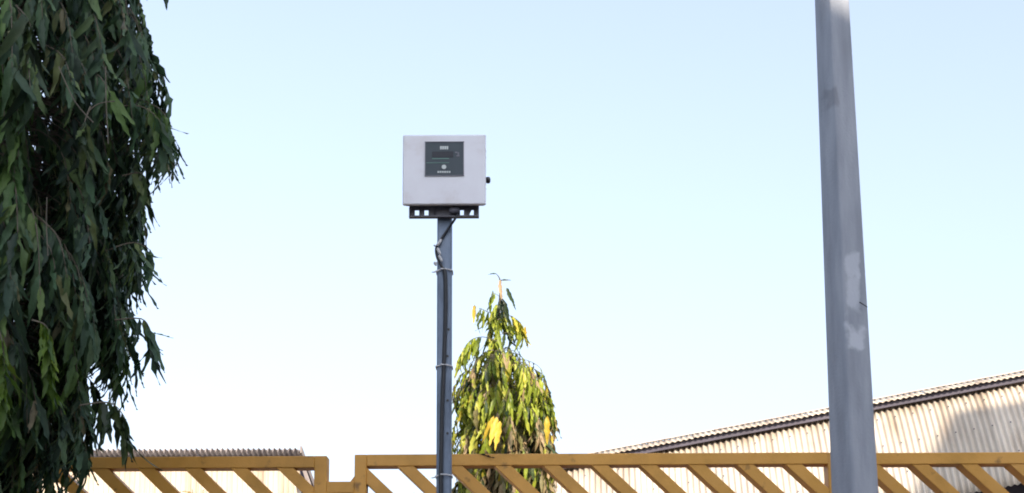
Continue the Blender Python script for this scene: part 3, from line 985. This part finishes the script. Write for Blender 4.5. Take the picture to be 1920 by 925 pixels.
# ------------------------------------------------------------------ sunlit young tree behind the fence
YY = 10.2
tx = at(940, 800, YY).x
yt = thing('young_mast_tree', 'small pointed yellow-green tree in full sun right of the slim post, behind the fence', 'tree', (tx, YY, 0))
leaves = []
bt = bmesh.new()
stem = smooth_path([Vector((tx, YY, 0)), Vector((tx - .03, YY, 1.5)), at(942, 900, YY), at(938, 760, YY), at(930, 650, YY), at(937, 570, YY), at(938, 528, YY), at(931, 514, YY)], 4)
bm = bmesh.new()
tube(bm, stem, [0.05 * (1 - k / len(stem)) ** 1.5 + 0.002 for k in range(len(stem))], 8)
bm_obj('trunk', bm, M['bark'], yt, smooth=True)
rt = random.Random(11)
fr_ = Vector((0, -0.5, 0))
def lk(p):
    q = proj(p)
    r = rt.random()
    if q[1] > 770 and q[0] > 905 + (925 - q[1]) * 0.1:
        return 'leaf_tan' if r < 0.72 else ('leaf_deep_green' if r < 0.85 else 'leaf_lime')
    if q[1] > 820: return 'leaf_tan' if r < 0.3 else ('leaf_lime' if r < 0.8 else 'leaf_deep_green')
    return 'leaf_lime' if r < 0.80 else ('leaf_deep_green' if r < 0.91 else 'leaf_tan')
# upper sprigs
sprig([(932, 640), (905, 632), (880, 640), (862, 668)], YY - .1, 20, 0.19, 'leaf_lime', spread=0.3, od=fr_, start=0.35)
sprig([(933, 600), (955, 592), (972, 602), (980, 612)], YY - .1, 17, 0.19, 'leaf_lime', spread=0.3, od=fr_, start=0.3)
for q_ in range(9):
    py_ = 556 + q_ * 10.5
    dx_ = (13 + q_ * 1.0) * (1 if q_ % 2 else -1) + rt.uniform(-8, 8)
    sprig([(936, py_), (936 + dx_ * .6, py_ - 6), (936 + dx_, py_ + 4)], YY + rt.uniform(-.15, .15), rt.choice((5, 7, 9)), 0.17, rt.choice(('leaf_lime', 'leaf_lime', 'leaf_deep_green')), spread=0.35, od=fr_, start=0.3, rad=0.0025)
sprig([(935, 595), (915, 585), (900, 578)], YY, 8, 0.17, 'leaf_lime', spread=0.4, od=fr_)
sprig([(936, 590), (933, 620), (930, 660), (930, 690)], YY - .05, 20, 0.20, 'leaf_lime', spread=0.5, od=fr_, start=0)
sprig([(930, 640), (920, 660), (912, 690)], YY + .05, 8, 0.2, 'leaf_deep_green', spread=0.3, od=fr_, start=0.2)
sprig([(937, 560), (935, 580), (945, 600)], YY, 7, 0.15, 'leaf_deep_green', spread=0.7, od=fr_, start=0)
for (px, py, dx, dz, L, k) in ((938, 525, -.1, -1, .17, 'leaf_tan'), (950, 540, .35, -1, .17, 'leaf_deep_green'), (931, 514, -.9, .15, .06, 'leaf_deep_green'), (938, 526, .9, .05, .08, 'leaf_deep_green'), (890, 572, -.15, -1, .17, 'leaf_orange'), (985, 612, -.1, -1, .17, 'leaf_orange'), (1026, 780, -.05, -1, .2, 'leaf_orange'), (932, 782, -.3, -1, .24, 'leaf_orange'), (938, 790, -.15, -1, .24, 'leaf_orange'), (926, 780, -.45, -1, .2, 'leaf_orange'), (924, 545, 0, -1, .12, 'leaf_deep_green'), (962, 560, 0, -1, .1, 'leaf_deep_green')):
    if k == 'leaf_orange' and k not in M:
        M[k] = leaf_mat('leaf_orange', [(0, (0.52, 0.36, 0.03)), (1, (0.62, 0.46, 0.07))], trans=0.3)
    leaves.append((leaf_matrix(at(px, py, YY - (.7 if py > 700 else .05)), Vector((dx, -0.15, dz)), Vector((rt.uniform(-.5, .5), -1, 0.1)), L), rt.randrange(8), k))
# cone-shaped lower crown
cone = [(684, 10), (692, 52), (706, 74), (726, 86), (760, 92), (820, 94), (870, 96), (925, 98), (1000, 100), (1150, 95), (1250, 60)]
def chw(py):
    for (a, ra), (b, rb) in zip(cone, cone[1:]):
        if a <= py <= b: return ra + (rb - ra) * (py - a) / (b - a)
    return cone[-1][1]
nbr = 780
for i in range(nbr):
    py = 685 + (i / nbr) ** 0.9 * 520
    ang = rt.uniform(0, 2 * math.pi)
    od = Vector((math.cos(ang), math.sin(ang), 0))
    c = at(946, py, YY)
    rr = chw(py) / F * YY * rt.choice((1, 1, .95, .85, .6))
    rr *= 1 + 0.22 * noise.noise(Vector((od.x * 2, od.y * 2, py * 0.02)))
    p0 = c + Vector((0, 0, 0.10 + rt.uniform(0, .1)))
    br = smooth_path([p0, c + od * rr * .55 + Vector((0, 0, .14)), c + od * rr * .92 + Vector((0, 0, .07)), c + od * rr + Vector((0, 0, -.05))], 3)
    tube(bt, br, [0.0035 - 0.002 * k / (len(br) - 1) for k in range(len(br))], 4, caps=False)
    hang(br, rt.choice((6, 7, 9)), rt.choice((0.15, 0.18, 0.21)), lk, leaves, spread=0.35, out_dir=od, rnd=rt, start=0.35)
o = bm_obj('twigs', bt, M['twig'], yt)
o['kind'] = 'stuff'
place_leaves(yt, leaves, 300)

# ------------------------------------------------------------------ small plants seen through the fence
def small_plant(name, label, px, py, Y, n, L, key, wpx=14):
    base_ = at(px, py, Y)
    t = thing(name, label, 'shrub', (base_.x, Y, 0))
    bm = bmesh.new()
    lv = []
    for k in range(5):
        tip = at(px + rt.uniform(-wpx, wpx), py + rt.uniform(0, 14), Y + rt.uniform(-.1, .1))
        br = smooth_path([Vector((base_.x, Y, 0)), Vector((base_.x + rt.uniform(-.05, .05), Y, base_.z * 0.6)), tip], 4)
        tube(bm, br, [0.012 - 0.009 * q / (len(br) - 1) for q in range(len(br))], 5)
        for i in range(n):
            f = (0.55 + 0.45 * (i + rt.random()) / n) * (len(br) - 1)
            j = min(int(f), len(br) - 2)
            p = br[j].lerp(br[j + 1], f - j)
            lv.append((leaf_matrix(p, Vector((rt.uniform(-1, 1), rt.uniform(-1, 1), rt.uniform(-.6, .8))), Vector((0, 0, 1)), L * rt.uniform(.6, 1.2)), rt.randrange(8), key))
    bm_obj('stem', bm, M['twig'], t)
    place_leaves(t, lv, 60)
small_plant('yellow_shrub', 'small ochre shrub tip seen between bars near the left bay of the fence', 372, 917, 12.0, 16, 0.10, 'leaf_orange')
small_plant('dry_shrub', 'pinkish dry shrub tip seen through the first bars left of the slim post', 772, 921, 13.0, 14, 0.10, 'leaf_tan', 18)

# ------------------------------------------------------------------ unseen blocks added for shade: one behind the viewer, one to the right
fb = thing('shade_block_rear', 'plain rendered block added unseen behind the viewer to shade the yard', 'shade block', (6, -11, 0))
HB = 13.12
bm = bmesh.new()
box(bm, (6.0, -11, HB / 2), (9.4, 10, HB))  # invented block, sized so its shadow covers the yard
bm_obj('wall', bm, M['render'], fb)
bm = bmesh.new()
box(bm, (6.0, -11, HB + 0.06), (9.6, 10.3, 0.12))
bm_obj('roof', bm, M['galv_old'], fb)
wme = None
for fl in range(4):
    for c in range(3):
        x_, z_ = 2.8 + c * 3.2, 2.0 + fl * 3.1
        bm = bmesh.new()
        for (cx_, cz_, sx, sz) in ((0, .7, 1.5, .08), (0, -.7, 1.5, .08), (-.71, 0, .08, 1.32), (.71, 0, .08, 1.32), (0, 0, .05, 1.32)):
            box(bm, (x_ + cx_, -5.97, z_ + cz_), (sx, 0.08, sz))
        wf = bm_obj('window', bm, M['wood_grey'], fb)
        bm = bmesh.new()
        box(bm, (x_, -5.985, z_), (1.36, 0.02, 1.34))
        o = bm_obj('pane', bm, M['glass'], wf)
        o.matrix_parent_inverse = Matrix.Identity(4)

tw = thing('shade_block_right', 'tall pale block added unseen off to the right to shade the end of the shed', 'tower', (19.5, -5, 0))
bm = bmesh.new()
box(bm, (19.4, -5.1, 9.5), (8.1, 10.4, 19.0))  # invented block, its corner placed to drop a shadow on the shed
bm_obj('wall', bm, M['render'], tw)
bm = bmesh.new()
box(bm, (19.45, -5.15, 19.05), (8.0, 10.3, 0.1))
bm_obj('roof', bm, M['galv_old'], tw)
for fl in range(5):
    bm = bmesh.new()
    box(bm, (15.34, -4, 2.2 + fl * 3.4), (0.04, 1.6, 1.3))
    bm_obj('window', bm, M['glass'], tw)
bpy.context.view_layer.update()
for nm in ('concrete_mast',):
    pass
